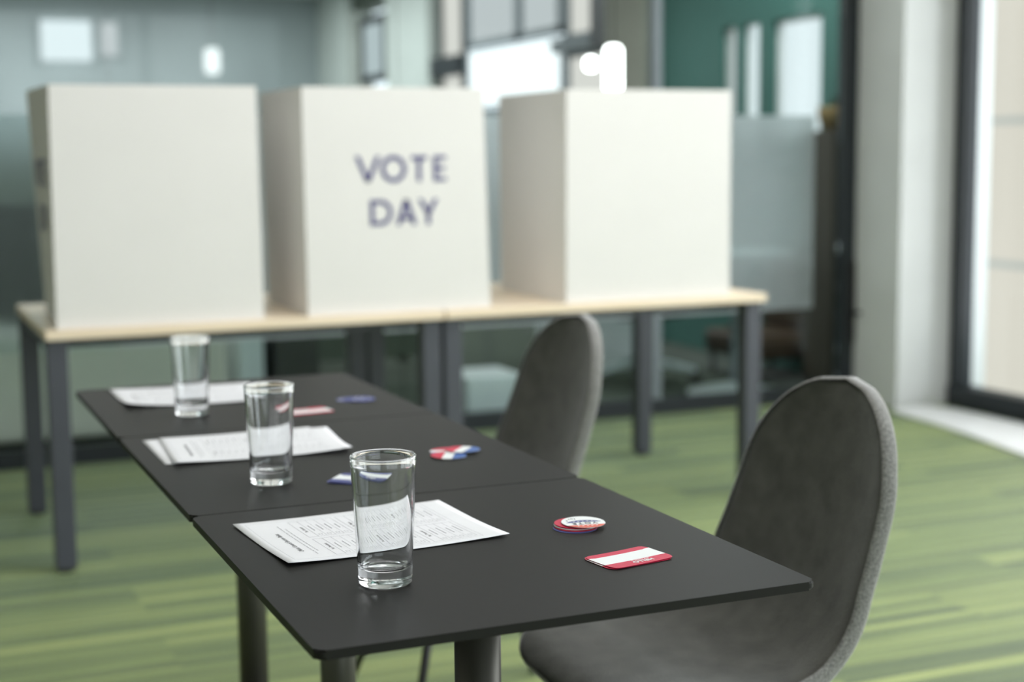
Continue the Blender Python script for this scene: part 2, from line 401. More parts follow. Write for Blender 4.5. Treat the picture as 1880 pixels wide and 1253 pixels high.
# ---------------------------------------------------------------- the rooms beyond the glass: outer wall with windows, end wall
bm = new_bm()
add_box(bm, X1, 4.95, 6.12, 6.84, 0, 2.95); add_box(bm, X1, 4.95, 6.84, 7.86, 0, 1.30)
add_box(bm, X1, 4.95, 6.84, 7.86, 1.95, 2.95); add_box(bm, X1, 4.95, 7.31, 7.45, 1.30, 1.95)
add_box(bm, X1, 4.95, 7.63, 7.70, 1.30, 1.95); add_box(bm, X1, 4.95, 7.86, 8.68, 0, 2.95)
struct('wall_teal', bm, M['teal'])
def far_window(name, y0, y1, z0, z1, m, fm='frame_grey', fw=0.02):
    e = sempty(name, (X1+0.06, (y0+y1)/2, z0)); h = (y1-y0)/2; H_ = z1-z0
    bm = new_bm(); add_box(bm, 0, 0.01, -h, h, 0, H_); obj('pane', bm, m, e)
    bm = new_bm(); add_box(bm, -0.03, 0.01, -h, -h+fw, 0, H_); add_box(bm, -0.03, 0.01, h-fw, h, 0, H_); add_box(bm, -0.03, 0.01, -h, h, 0, fw); add_box(bm, -0.03, 0.01, -h, h, H_-fw, H_)
    obj('window_frame', bm, M[fm], e)
far_window('window_6', 6.84, 7.31, 1.30, 1.95, M['sky_soft'], 'pillar')
far_window('window_7', 7.45, 7.63, 1.30, 1.95, M['sky_soft'], 'pillar', 0.008)
far_window('window_8', 7.70, 7.86, 1.30, 1.95, M['sky_mid'], 'palegreen')
# open hall to the left of the teal room
bm = new_bm()
add_box(bm, X1-0.1, 4.95, 8.68, 9.2, 0, 2.95); struct('wall_taupe_pier', bm, M['taupe'])
bm = new_bm(); add_box(bm, X1-0.06, 4.95, 12.78, 13.95, 0, 2.95); add_box(bm, X1-0.06, 4.95, 15.2, 16.3, 0, 2.95); struct('wall_pale_pier', bm, M['palegreen'])
bm = new_bm(); add_box(bm, X1, 4.95, 9.2, 12.78, 0, 0.95); add_box(bm, X1, 4.95, 13.95, 15.2, 0, 1.85); add_box(bm, X1, 4.95, 9.2, 12.78, 2.8, 2.95); add_box(bm, X1, 4.95, 13.95, 15.2, 2.7, 2.95)
struct('wall_hall_right', bm, M['dark_green'])
far_window('window_9', 9.2, 10.12, 0.95, 1.95, M['sky_cream'], 'frame_grey', 0.04)
far_window('window_10', 9.5, 10.12, 2.03, 2.8, M['sky_cream'], 'frame_grey', 0.05)
far_window('window_11', 10.2, 12.1, 1.62, 2.08, M['sky_bright'], 'frame_grey', 0.01)
far_window('window_12', 10.2, 11.0, 2.1, 2.8, M['sky_mid'], 'frame_grey', 0.06)
far_window('window_13', 11.0, 12.1, 2.1, 2.8, M['sky_mid'], 'frame_grey', 0.06)
far_window('window_14', 10.2, 12.1, 0.95, 1.6, M['sky_mid'], 'frame_grey', 0.06)
far_window('window_15', 12.15, 12.75, 0.95, 2.8, M['sky_cream'], 'frame_black', 0.05)
far_window('window_16', 14.25, 15.1, 1.95, 2.62, M['sky_blue'], 'frame_black', 0.08)
box_obj('trim_roller_blind', M['frame_black'], (X1-0.04, X1+0.03, 12.12, 12.78, 1.9, 2.07), st=True)
box_obj('trim_mullion', M['frame_black'], (X1-0.08, X1+0.03, 9.2, 9.47, 1.95, 2.8), st=True)
box_obj('trim_transom', M['frame_grey'], (X1-0.05, X1+0.03, 9.47, 10.2, 1.95, 2.04), st=True)
bm = new_bm(); add_box(bm, -3.6, 4.95, 16.3, 16.45, 0, 2.95); struct('wall_far', bm, M['hall_wall'])
bm = new_bm(); add_box(bm, -3.6, 4.6, 16.22, 16.3, 0, 1.35); struct('wall_far_wainscot', bm, M['dark_green'])
for nm, x0, x1, z0, z1, mm in (('window_17', 1.73, 2.24, 2.22, 2.63, 'sky_soft'), ('window_18', 2.33, 2.5, 2.28, 2.62, 'sky_mid')):
    e = sempty(nm, ((x0+x1)/2, 16.26, z0)); h = (x1-x0)/2
    bm = new_bm(); add_box(bm, -h, h, 0, 0.02, 0, z1-z0); obj('pane', bm, M[mm], e)
    bm = new_bm(); add_box(bm, -h-0.03, -h, -0.01, 0.02, -0.03, z1-z0+0.03); add_box(bm, h, h+0.03, -0.01, 0.02, -0.03, z1-z0+0.03); obj('window_frame', bm, M['hall_wall'], e)

# pendant lamps in the hall
def lamp(loc, rr, h, label, name='pendant_lamp', m='lamp'):
    t = thing(name, label, 'lamp', loc, 0)
    bm = new_bm(); add_lathe(bm, [(0, -h/2), (rr*0.7, -h/2+0.004), (rr, -h/2+rr*0.5), (rr, h/2-rr*0.5), (rr*0.7, h/2-0.004), (0, h/2)], 24); obj('lamp_shade', bm, M[m], t, True)
    bm = new_bm(); add_tube(bm, [(0, 0, h/2), (0, 0, 2.95-loc[2])], 0.004, 8); obj('cord', bm, M['leg_black'], t)
lamp((4.18, 8.2, 1.72), 0.05, 0.28, 'tall bright tube pendant lamp seen above the right booth', m='lamp')
lamp((4.03, 8.2, 1.75), 0.035, 0.08, 'small round bright lamp beside the tall tube lamp')
lamp((3.0, 14.0, 2.1), 0.07, 0.24, 'white pill shaped lamp glowing above the gap left of middle booth', m='lamp_soft')

# furniture beyond the glass
t = thing('credenza', 'long low beige cabinet behind the glass at the left', 'cabinet', (0.2, 6.75, 0))
bm = new_bm(); add_box(bm, -1.6, 1.22, -0.2, 0.25, 0.03, 0.46, 0.006); obj('body', bm, M['beige_cab'], t)
for k in range(4):
    bm = new_bm(); add_box(bm, -1.58+k*0.7, -0.9+k*0.7, -0.215, -0.2, 0.05, 0.44, 0.004); obj('door', bm, M['beige_cab'], t)
t = thing('wall_screen', 'large black display screen standing on the beige cabinet', 'screen', (-0.25, 6.9, 0.46))
bm = new_bm(); add_box(bm, -0.95, 0.95, -0.02, 0.03, 0.06, 0.56, 0.006); obj('panel', bm, M['black_mat'], t)
bm = new_bm(); add_box(bm, -0.25, 0.25, -0.1, 0.1, 0, 0.015, 0.003); add_box(bm, -0.04, 0.04, 0, 0.02, 0.01, 0.1); obj('stand', bm, M['black_mat'], t)
t = thing('desktop_computer', 'white computer tower on the floor behind the booth table', 'computer', (1.58, 6.95, 0))
bm = new_bm(); add_box(bm, -0.06, 0.06, -0.2, 0.2, 0.01, 0.42, 0.008); obj('body', bm, M['white_plastic'], t)
bm = new_bm(); add_box(bm, -0.05, 0.05, -0.205, -0.2, 0.05, 0.4); obj('front_panel', bm, M['white_plastic'], t)
t = thing('storage_box', 'black storage box on the floor beside the white tower', 'box', (1.8, 6.95, 0))
bm = new_bm(); add_box(bm, -0.11, 0.11, -0.18, 0.18, 0, 0.4, 0.006); obj('body', bm, M['black_mat'], t)
bm = new_bm(); add_box(bm, -0.12, 0.12, -0.19, 0.19, 0.4, 0.43, 0.006); obj('lid', bm, M['black_mat'], t)

def desk(loc, w_, label, m='dark_green'):
    t = thing('office_desk', label, 'desk', loc)
    bm = new_bm(); add_box(bm, -w_/2, w_/2, -0.4, 0.4, 0.71, 0.74, 0.004); obj('desktop', bm, M['frame_grey'], t)
    bm = new_bm(); add_box(bm, -w_/2+0.06, w_/2-0.06, -0.35, -0.33, 0.12, 0.7); obj('front_panel', bm, M[m], t)
    for sx in (-1, 1):
        for sy in (-1, 1):
            bm = new_bm(); add_box(bm, sx*(w_/2-0.06)-0.03, sx*(w_/2-0.06)+0.03, sy*0.34-0.03, sy*0.34+0.03, 0, 0.71); obj('leg', bm, M['black_mat'], t)
desk((2.2, 8.1, 0), 1.5, 'dark office desk behind the glass below the middle booth')
desk((1.7, 10.2, 0), 1.8, 'office desk farther back in the hall behind the left booth')
t = thing('drawer_unit', 'small pale low drawer unit behind the glass left of the far chair', 'cabinet', (2.62, 6.5, 0))
bm = new_bm(); add_box(bm, -0.14, 0.14, -0.15, 0.15, 0.01, 0.2, 0.005); obj('body', bm, M['white_plastic'], t)
for k in range(2):
    bm = new_bm(); add_box(bm, -0.132, 0.132, -0.16, -0.15, 0.02+k*0.088, 0.102+k*0.088, 0.003); obj('drawer', bm, M['white_plastic'], t)
t = thing('white_cabinet', 'white cabinet with dark square opening behind the far chair', 'cabinet', (3.75, 7.75, 0))
bm = new_bm(); add_box(bm, -0.2, 0.24, -0.2, 0.2, 0.0, 0.62, 0.006); obj('body', bm, M['white_plastic'], t)
bm = new_bm(); add_box(bm, -0.16, -0.02, -0.208, -0.2, 0.28, 0.48); obj('door', bm, M['black_mat'], t)

# office chair in the teal room
t = thing('office_chair', 'black mesh office chair on star base behind the glass', 'chair', (3.72, 7.0, 0), 0.5)
bm = new_bm(); add_box(bm, -0.24, 0.24, -0.23, 0.23, 0.36, 0.46, 0.03, 3); obj('seat', bm, M['black_mat'], t, True)
bm = new_bm(); add_box(bm, -0.22, 0.22, 0.22, 0.27, 0.55, 1.0, 0.02, 3); obj('backrest', bm, M['black_mat'], t, True)
bm = new_bm(); add_tube(bm, [(0, 0, 0.37), (0, 0, 0.1)], 0.025); obj('gas_lift', bm, M['frame_grey'], t)
for k in range(5):
    a_ = k*2*PI/5+0.3; c_, s_ = math.cos(a_), math.sin(a_)
    bm = new_bm(); add_tube(bm, [(0, 0, 0.12), (c_*0.17, s_*0.17, 0.1), (c_*0.3, s_*0.3, 0.07)], 0.02, 8, radii=[0.026, 0.022, 0.016]); l_ = obj('leg', bm, M['white_plastic'], t, True)
    bm = new_bm(); add_tube(bm, [(c_*0.3-s_*0.02, s_*0.3+c_*0.02, 0.03), (c_*0.3+s_*0.02, s_*0.3-c_*0.02, 0.03)], 0.03, 12); obj('caster', bm, M['black_mat'], l_)
# armchair and round table
t = thing('armchair', 'low brown armchair behind the glass by the door', 'armchair', (4.44, 7.0, 0), 0.0)
bm = new_bm(); add_box(bm, -0.20, 0.24, -0.26, 0.22, 0.12, 0.25, 0.03, 3); obj('seat', bm, M['brown'], t, True)
bm = new_bm(); add_box(bm, 0.17, 0.27, -0.26, 0.22, 0.25, 0.66, 0.03, 3); obj('backrest', bm, M['brown'], t, True)
bm = new_bm(); add_box(bm, -0.24, 0.2, -0.30, -0.24, 0.12, 0.22, 0.015, 3); add_box(bm, -0.24, -0.16, -0.31, -0.24, 0.0, 0.52, 0.015, 3); obj('armrest', bm, M['brown'], t, True)
for sx in (-0.16, 0.22):
    for sy in (-0.2, 0.18):
        bm = new_bm(); add_tube(bm, [(sx, sy, 0.125), (sx, sy, 0)], 0.015, 8); obj('leg', bm, M['leg_black'], t)
t = thing('round_table', 'round white pedestal table behind the glass, its round base on the floor', 'table', (4.0, 6.5, 0))
bm = new_bm(); add_lathe(bm, [(0, 0.70), (0.27, 0.70), (0.28, 0.712), (0.27, 0.725), (0, 0.725)], 40); obj('tabletop', bm, M['white_plastic'], t, True)
bm = new_bm(); add_lathe(bm, [(0.022, 0.05), (0.022, 0.70)], 24); obj('column', bm, M['frame_grey'], t, True)
bm = new_bm(); add_lathe(bm, [(0, 0), (0.24, 0), (0.24, 0.012), (0.12, 0.04), (0.03, 0.06), (0, 0.06)], 40); obj('base', bm, M['white_plastic'], t, True)
# tall dark cabinet with basket and plant
t = thing('tall_cabinet', 'tall dark brown wooden cabinet beside the glass door', 'cabinet', (4.585, 6.44, 0))
bm = new_bm(); add_box(bm, -0.13, 0.14, -0.12, 0.13, 0.05, 1.32, 0.004); obj('body', bm, M['dark_wood'], t)
bm = new_bm(); add_box(bm, -0.12, 0.13, -0.135, -0.12, 0.08, 1.3, 0.003); obj('door', bm, M['dark_wood'], t)
bm = new_bm(); add_box(bm, -0.12, 0.13, -0.11, 0.12, 0.0, 0.05); obj('plinth', bm, M['black_mat'], t)
t = thing('planter_basket', 'golden woven basket planter on the tall dark cabinet', 'planter', (4.585, 6.445, 1.32))
bm = new_bm(); add_lathe(bm, [(0, 0), (0.09, 0), (0.115, 0.06), (0.12, 0.12), (0.11, 0.12), (0.1, 0.08), (0, 0.08)], 28); obj('basket', bm, M['basket'], t, True)
bm = new_bm()
for k in range(70):
    a_ = random.uniform(0, 2*PI); ln = random.uniform(0.07, 0.15); el = random.uniform(0.15, 1.3)
    dx, dy, dz = math.cos(a_)*math.cos(el), math.sin(a_)*math.cos(el), math.sin(el)
    p0 = Vector((dx*0.03, dy*0.03, 0.09)); p2 = p0+Vector((dx, dy, dz*0.7))*ln; p1 = (p0+p2)/2+Vector((0, 0, 0.02)); sd = Vector((-dy, dx, 0)).normalized()*0.016
    a, b_, c_, e_ = bm.verts.new(p0), bm.verts.new(p1-sd), bm.verts.new(p2), bm.verts.new(p1+sd)
    bm.faces.new((a, b_, c_, e_))
o = obj('foliage', bm, M['leaf'], t)

# ---------------------------------------------------------------- the two birch tables under the booths
def work_table(x0, x1, label):
    cx = (x0+x1)/2; h = (x1-x0)/2
    t = thing('work_table', label, 'table', (cx, 4.885, 0), 0, 'birch topped tables under the booths')
    bm = new_bm(); add_box(bm, -h, h, -0.435, 0.46, 0.695, 0.723, 0.003); obj('tabletop', bm, M['desk_top'], t)
    bm = new_bm()
    for s in (-1, 1):
        add_box(bm, -h+0.05, h-0.05, s*0.26-0.02, s*0.26+0.02, 0.655, 0.6945)
        add_box(bm, s*(h-0.03)-0.02, s*(h-0.03)+0.02, -0.38, 0.41, 0.66, 0.6945)
    obj('frame', bm, M['desk_leg'], t)
    for sx in (-1, 1):
        for y in (-0.375, 0.425):
            bm = new_bm(); X_ = sx*(h-0.034); add_box(bm, X_-0.03, X_+0.03, y-0.03, y+0.03, 0.012, 0.6945, 0.003); lg = obj('leg', bm, M['desk_leg'], t)
            bm = new_bm(); add_lathe(bm, [(0, 0), (0.024, 0), (0.024, 0.012), (0, 0.012)], 16, X_, y); obj('foot', bm, M['leg_black'], lg)
work_table(0.448, 1.668, 'birch topped table with grey square legs, left one under the voting booths')
work_table(1.674, 2.868, 'birch topped table with grey square legs, right one under the voting booths')

# ---------------------------------------------------------------- voting booths
LET = {}
def letter_polys(ch, w_, h=0.08, s=0.0138):
    """convex pieces of a geometric sans capital in a box w_ x h"""
    bar = lambda a, c, t_=s: [(a[0]+0, a[1]), (a[0]+t_, a[1]), (c[0]+t_, c[1]), (c[0], c[1])]
    P = []
    if ch == 'V': P = [bar((0, h), (w_/2-s*0.55, 0), s*1.1), bar((w_-s*1.1, h), (w_/2-s*0.55, 0), s*1.1)]
    elif ch == 'A':
        P = [bar((0, 0), (w_/2-s*0.55, h), s*1.1), bar((w_-s*1.1, 0), (w_/2-s*0.55, h), s*1.1), [(w_*0.22, h*0.2), (w_*0.78, h*0.2), (w_*0.72, h*0.2+s*0.85), (w_*0.28, h*0.2+s*0.85)]]
    elif ch == 'Y': P = [bar((0, h), (w_/2-s*0.55, h*0.42), s*1.15), bar((w_-s*1.15, h), (w_/2-s*0.55, h*0.42), s*1.15), [(w_/2-s/2, 0), (w_/2+s/2, 0), (w_/2+s/2, h*0.47), (w_/2-s/2, h*0.47)]]
    elif ch == 'T': P = [[(0, h-s*0.95), (w_, h-s*0.95), (w_, h), (0, h)], [(w_/2-s/2, 0), (w_/2+s/2, 0), (w_/2+s/2, h-s*0.9), (w_/2-s/2, h-s*0.9)]]
    elif ch == 'E': P = [[(0, 0), (s, 0), (s, h), (0, h)]] + [[(s*0.9, y), (x_, y), (x_, y+s*0.9), (s*0.9, y+s*0.9)] for y, x_ in ((0, w_), (h/2-s*0.45, w_*0.9), (h-s*0.9, w_))]
    elif ch in 'OD':
        n = 32
        if ch == 'O':
            for k in range(n):
                a, c = 2*PI*k/n, 2*PI*(k+1)/n; ro, ri = w_/2, w_/2-s
                P.append([(w_/2+math.cos(q)*r_, h/2+math.sin(q)*r_*(h+0.004)/w_) for q, r_ in ((a, ri), (a, ro), (c, ro), (c, ri))])
        else:
            P.append([(0, 0), (s, 0), (s, h), (0, h)])
            x_ = w_-h/2
            for y in (0, h-s*0.92): P.append([(s*0.9, y), (x_+0.0005, y), (x_+0.0005, y+s*0.92), (s*0.9, y+s*0.92)])
            for k in range(16):
                a, c = -PI/2+PI*k/16, -PI/2+PI*(k+1)/16; ro, ri = h/2, h/2-s*0.95
                P.append([(x_+math.cos(q)*r_, h/2+math.sin(q)*r_) for q, r_ in ((a, ri), (a, ro), (c, ro), (c, ri))])
    return P
WORD = [('V', 0.0, 0.083, 0), ('O', 0.083, 0.084, 0), ('T', 0.183, 0.053, 0), ('E', 0.257, 0.043, 0), ('D', 0.046, 0.073, -0.135), ('A', 0.131, 0.068, -0.135), ('Y', 0.204, 0.068, -0.135)]
def lettering(parent, fn):
    """VOTE DAY; fn maps (u, v) on the panel to a 3D point"""
    for ch, u0, w_, dv in WORD:
        bm = new_bm()
        for poly in letter_polys(ch, w_):
            bm.faces.new([bm.verts.new(fn(u0+p[0], dv+p[1])) for p in (poly if sum(a[0]*b[1]-b[0]*a[1] for a, b in zip(poly, poly[1:]+poly[:1])) > 0 else poly[::-1])])
        obj('letter', bm, M['navy'], parent)
TH = 0.006
def booth(label, fl, fr, lrear, rrear, z1=1.423, zb=0.7235):
    """fl, fr: (bottom x, top x) of the front panel; lrear, rrear: ((x,y) bottom, (x,y) top) of the free edges"""
    y0 = 4.475
    t = thing('voting_booth', label, 'booth', ((fl[0]+fr[0])/2, y0, zb), 0, 'white folding voting booths')
    ox, oy, oz = t.location
    def quad(a, b_, c_, d_, nrm, name):
        n = Vector(nrm)*TH; P_ = [Vector(p)-Vector((ox, oy, oz)) for p in (a, b_, c_, d_)]
        bm = new_bm(); K = 14
        pt = lambda u, v_: (P_[0]*(1-u)+P_[1]*u)*(1-v_)+(P_[3]*(1-u)+P_[2]*u)*v_
        G = [[[bm.verts.new(pt(i/K, j/K)+n*l_) for j in range(K+1)] for i in range(K+1)] for l_ in (0, 1)]
        for i in range(K):
            for j in range(K):
                for l_ in (0, 1): bm.faces.new((G[l_][i][j], G[l_][i+1][j], G[l_][i+1][j+1], G[l_][i][j+1]))
            for j in (0, K):
                bm.faces.new((G[0][i][j], G[0][i+1][j], G[1][i+1][j], G[1][i][j])); bm.faces.new((G[0][j][i], G[0][j][i+1], G[1][j][i+1], G[1][j][i]))
        return obj(name, bm, M['board'], t)
    quad((fl[0], y0, zb), (fr[0], y0, zb), (fr[1], y0, z1), (fl[1], y0, z1), (0, 1, 0), 'front_panel')
    ls = quad((fl[0], y0+TH, zb), (*lrear[0], zb), (*lrear[1], z1), (fl[1], y0+TH, z1), (1, 0, 0), 'side_panel')
    quad((fr[0], y0+TH, zb), (*rrear[0], zb), (*rrear[1], z1), (fr[1], y0+TH, z1), (-1, 0, 0), 'side_panel')
    return t, ls
b1, ls1 = booth('blank fronted voting booth, leftmost, with lettering on its shaded side panel', (0.483, 0.490), (1.092, 1.087), ((0.508, 4.99), (0.474, 4.93)), ((1.10, 4.99), (1.09, 4.98)))
b2, _ = booth('voting booth in the middle reading VOTE DAY in navy letters', (1.23, 1.226), (1.836, 1.818), ((1.243, 5.02), (1.222, 4.99)), ((1.84, 5.02), (1.81, 5.0)))
b3, _ = booth('blank white voting booth, rightmost, before the teal room', (2.107, 2.111), (2.731, 2.731), ((2.12, 5.06), (2.113, 5.05)), ((2.74, 5.0), (2.74, 5.0)))
lettering(b2, lambda u, v_: (1.389+u-b2.location.x, -0.0012, 1.132+v_-b2.location.z))
def side_fn(u, v_):
    y = 4.89 - u; z = 1.132 + v_; tz = (z-0.7235)/0.6995
    xr = 0.508+(0.474-0.508)*tz; yr = 4.99+(4.93-4.99)*tz; xf = 0.483+0.007*tz
    x = xf + (xr-xf)*(y-4.481)/(yr-4.481)
    return (x-0.0012-b1.location.x, y-b1.location.y, z-b1.location.z)
lettering(b1, side_fn)

# ---------------------------------------------------------------- the row of black tables
TZ = 0.75
def rounded_rect(x0, x1, y0, y1, r_, n=6):
    P = []
    for cx, cy, a0 in ((x1-r_, y1-r_, 0), (x0+r_, y1-r_, PI/2), (x0+r_, y0+r_, PI), (x1-r_, y0+r_, 3*PI/2)):
        for k in range(n+1): a = a0+PI/2*k/n; P.append((cx+r_*math.cos(a), cy+r_*math.sin(a)))
    return P
def cafe_table(y0, y1, label, x0=0.3625, x1=0.9215):
    cx, cy = (x0+x1)/2, (y0+y1)/2
    t = thing('cafe_table', label, 'table', (cx, cy, 0), 0, 'black tables standing in a row')
    P = rounded_rect(x0-cx, x1-cx, y0-cy, y1-cy, 0.010)
    bm = new_bm(); add_poly(bm, P, TZ-0.0098, TZ)
    es = [e_ for e_ in bm.edges if abs(e_.verts[0].co.z-e_.verts[1].co.z) < 1e-6]
    bmesh.ops.bevel(bm, geom=es, offset=0.0022, segments=2, affect='EDGES')
    for f_ in bm.faces:
        if abs(f_.normal.z) < 0.3: f_.material_index = 1
    bm.normal_update()
    for f_ in bm.faces: f_.material_index = 0 if abs(f_.normal.z) > 0.95 else 1
    obj('tabletop', bm, [M['table_top'], M['table_edge']], t)
    bm = new_bm(); add_lathe(bm, [(0, 0.02), (0.028, 0.02), (0.028, 0.728), (0, 0.728)], 40); o = obj('pedestal', bm, M['pedestal'], t)
    for p in o.data.polygons: p.use_smooth = abs(p.normal.z) < 0.5
    bm = new_bm(); add_box(bm, -0.13, 0.13, -0.13, 0.13, 0.726, 0.7400, 0.002); obj('mounting_plate', bm, M['leg_black'], t)
    bm = new_bm(); add_lathe(bm, [(0, 0), (0.2, 0), (0.2, 0.008), (0.05, 0.02), (0, 0.02)], 48); obj('base_plate', bm, M['leg_black'], t, True)
cafe_table(1.325, 1.9115, 'nearest black cafe table, holding the ballot paper and red HELLO sticker')
cafe_table(1.9145, 2.517, 'middle black cafe table, with the stack of papers and blue name sticker')
cafe_table(2.520, 3.083, 'farthest black cafe table, closest to the voting booths')

# ---------------------------------------------------------------- drinking glasses
def glass_bm(seg=96):
    H = 0.1415; ro_t, ro_b = 0.0358, 0.0292
    prof = [(0.0, 0.0022), (0.018, 0.0020), (0.0255, 0.0002), (0.0275, 0.0003), (0.0289, 0.0018), (0.0294, 0.005), (0.0299, 0.022), (0.0302, 0.027)]
    for k in range(1, 13):
        t_ = k/12; prof.append((0.0302+(ro_t-0.0302)*t_, 0.027+(H-0.0028-0.027)*t_))
    prof += [(ro_t+0.0001, H-0.0017), (ro_t-0.0001, H-0.0008), (ro_t-0.0008, H-0.0001), (ro_t-0.0016, H), (ro_t-0.0024, H-0.0003), (ro_t-0.0028, H-0.0010), (ro_t-0.0028, H-0.0018), (ro_t-0.0023, H-0.0030)]
    for k in range(1, 13):
        t_ = k/12; prof.append((ro_t-0.0022+(0.0268-ro_t+0.0022)*t_, H-0.0034+(0.026-H+0.0034)*t_))
    prof += [(0.0262, 0.0225), (0.0245, 0.0195), (0.021, 0.0176), (0.012, 0.0166), (0.0, 0.0164)]
    bm = new_bm(); add_lathe(bm, prof, seg); return bm
g1 = obj('drinking_glass', glass_bm(), M['glass'], smooth=True, loc=(0.4955, 1.518, TZ+0.0001))
tag(g1, 'empty clear highball glass nearest the camera, in front of the ballot paper', 'glass', 'clear drinking glasses')
for lc, lb in (((0.509, 2.072, TZ+0.0001), 'empty clear glass standing before the stack of papers on the middle table'),
               ((0.521, 2.70, TZ+0.0001), 'empty clear glass farthest from the camera, near the left booth')):
    o = g1.copy(); C.objects.link(o); o.location = lc; o['label'] = lb

# ---------------------------------------------------------------- ballot papers
def page_frame(A, B, Cc, D_, z, wave):
    """A top right (reading), B top left, Cc bottom left, D_ bottom right; returns map (u,v)->point, u along reading 0..1, v down the page 0..1"""
    A, B, Cc, D_ = map(Vector, (A, B, Cc, D_))
    def fn(u, v_, lift=0.0):
        p = (B*(1-u)+A*u)*(1-v_) + (Cc*(1-u)+D_*u)*v_
        return Vector((p.x, p.y, z+lift+wave(u, v_)))
    return fn
def sheet(fn, name, parent, th=0.0002, m='paper'):
    bm = new_bm(); nu, nv = 22, 28
    g_ = [[[bm.verts.new(fn(i/nu, j/nv, l_)) for j in range(nv+1)] for i in range(nu+1)] for l_ in (0, th)]
    for i in range(nu):
        for j in range(nv):
            bm.faces.new((g_[1][i][j], g_[1][i+1][j], g_[1][i+1][j+1], g_[1][i][j+1])); bm.faces.new((g_[0][i][j], g_[0][i][j+1], g_[0][i+1][j+1], g_[0][i+1][j]))
    for i in range(nu):
        for j in (0, nv): bm.faces.new((g_[0][i][j], g_[0][i+1][j], g_[1][i+1][j], g_[1][i][j]))
    for j in range(nv):
        for i in (0, nu): bm.faces.new((g_[0][i][j], g_[0][i][j+1], g_[1][i][j+1], g_[1][i][j]))
    return obj(name, bm, M[m], parent, True)
PW, PH = 0.2159, 0.2794
def ballot_print(fn, parent, full=True):
    LIFT = 0.0004
    q = lambda x, y: fn(x/PW, y/PH, LIFT)       # x right, y down from page top-left, metres
    bm = new_bm()
    def line(x0, y0, x1, y1, wd=0.0004, mi=0):
        n = max(1, int(math.hypot(x1-x0, y1-y0)/0.008)); d_ = Vector((x1-x0, y1-y0)).normalized(); nx, ny = -d_.y*wd/2, d_.x*wd/2
        pa = None
        for k in range(n+1):
            t_ = k/n; x, y = x0+(x1-x0)*t_, y0+(y1-y0)*t_
            pr_ = (bm.verts.new(q(x+nx, y+ny)), bm.verts.new(q(x-nx, y-ny)))
            if pa:
                f_ = bm.faces.new((pa[0], pa[1], pr_[1], pr_[0])); f_.material_index = mi
            pa = pr_
    def rect(x0, y0, x1, y1, wd=0.0004, mi=1):
        line(x0, y0, x1, y0, wd, mi); line(x1, y0, x1, y1, wd, mi); line(x1, y1, x0, y1, wd, mi); line(x0, y1, x0, y0, wd, mi)
    def txt(s, x, y, size, offset=0.0, mi=0):
        tb = text_bm(s, size, offset)
        merge(bm, tb, lambda c: q(x+c.x, y-c.y), mi)
    rect(0.012, 0.012, PW-0.012, PH-0.03, 0.0003)
    txt('Official General Election Ballot', 0.048, 0.036, 0.0079, 0.00002)
    for k, (a_, c_) in enumerate(((0.03, 0.182), (0.045, 0.165))):
        x = a_
        while x < c_:
            wl = random.uniform(0.004, 0.012); line(x, 0.046+k*0.0052, min(x+wl, c_), 0.046+k*0.0052, 0.0008, 1); x += wl+0.0016
    for cx0, heads in ((0.018, ('For President', 'For Governor', 'For Treasurer')), (0.112, ('For Senator', 'For Mayor', 'For Judge'))):
        y = 0.064
        for hd in heads:
            rect(cx0, y, cx0+0.084, y+0.056, 0.0004, 1)
            txt(hd, cx0+0.026, y+0.0082, 0.0058, 0.0)
            line(cx0, y+0.012, cx0+0.084, y+0.012, 0.0004, 1)
            for k in range(4):
                yy = y+0.012+k*0.011
                if k: line(cx0, yy, cx0+0.084, yy, 0.0003, 1)
                line(cx0+0.03, yy+0.0055, cx0+0.03+random.uniform(0.022, 0.034), yy+0.0055, 0.0011, 1)
                rect(cx0+0.006, yy+0.0035, cx0+0.012, yy+0.0075, 0.0004, 1)
            y += 0.062
    return obj('printing', bm, [M['ink'], M['ink_thin']], parent)
def ballot(label, corners, z, wave, printed=True, group='ballot papers'):
    A, B, Cc, D_ = corners
    fn = page_frame(A, B, Cc, D_, z, wave)
    o = sheet(fn, 'ballot_paper', None); tag(o, label, 'paper', group)
    if printed: ballot_print(fn, o)
    return o
def curl(lifts, base=0.0004):
    """gentle waves plus raised corners: lifts = (A, B, C, D) heights"""
    def wv(u, v_):
        h = base + 0.0006*(math.sin(u*5.0+v_*3)+1)*0.5
        for (cu, cv), l_ in zip(((1, 0), (0, 0), (0, 1), (1, 1)), lifts):
            d_ = math.hypot((u-cu), (v_-cv)*1.3); h += l_*max(0, 1-d_/0.55)**2
        return h
    return wv
ballot('printed ballot paper lying flat on the nearest table behind the front glass', ((0.400, 1.838), (0.415, 1.622), (0.695, 1.641), (0.682, 1.854)), TZ+0.0003, curl((0.002, 0.004, 0.003, 0.001)))
ballot('lower white sheet of the middle stack, sticking out at its left end', ((0.394, 2.474), (0.393, 2.262), (0.670, 2.262), (0.676, 2.476)), TZ+0.0002, lambda u, v_: 0.0002, False)
ballot('printed ballot paper on top of the stack on the middle table', ((0.420, 2.474), (0.404, 2.246), (0.680, 2.236), (0.700, 2.450)), TZ+0.0011, curl((0.001, 0.004, 0.006, 0.001)))
ballot('printed ballot paper on the farthest table, below the left booth', ((0.425, 3.052), (0.424, 2.818), (0.672, 2.786), (0.700, 3.020)), TZ+0.0003, curl((0.002, 0.008, 0.003, 0.001)))

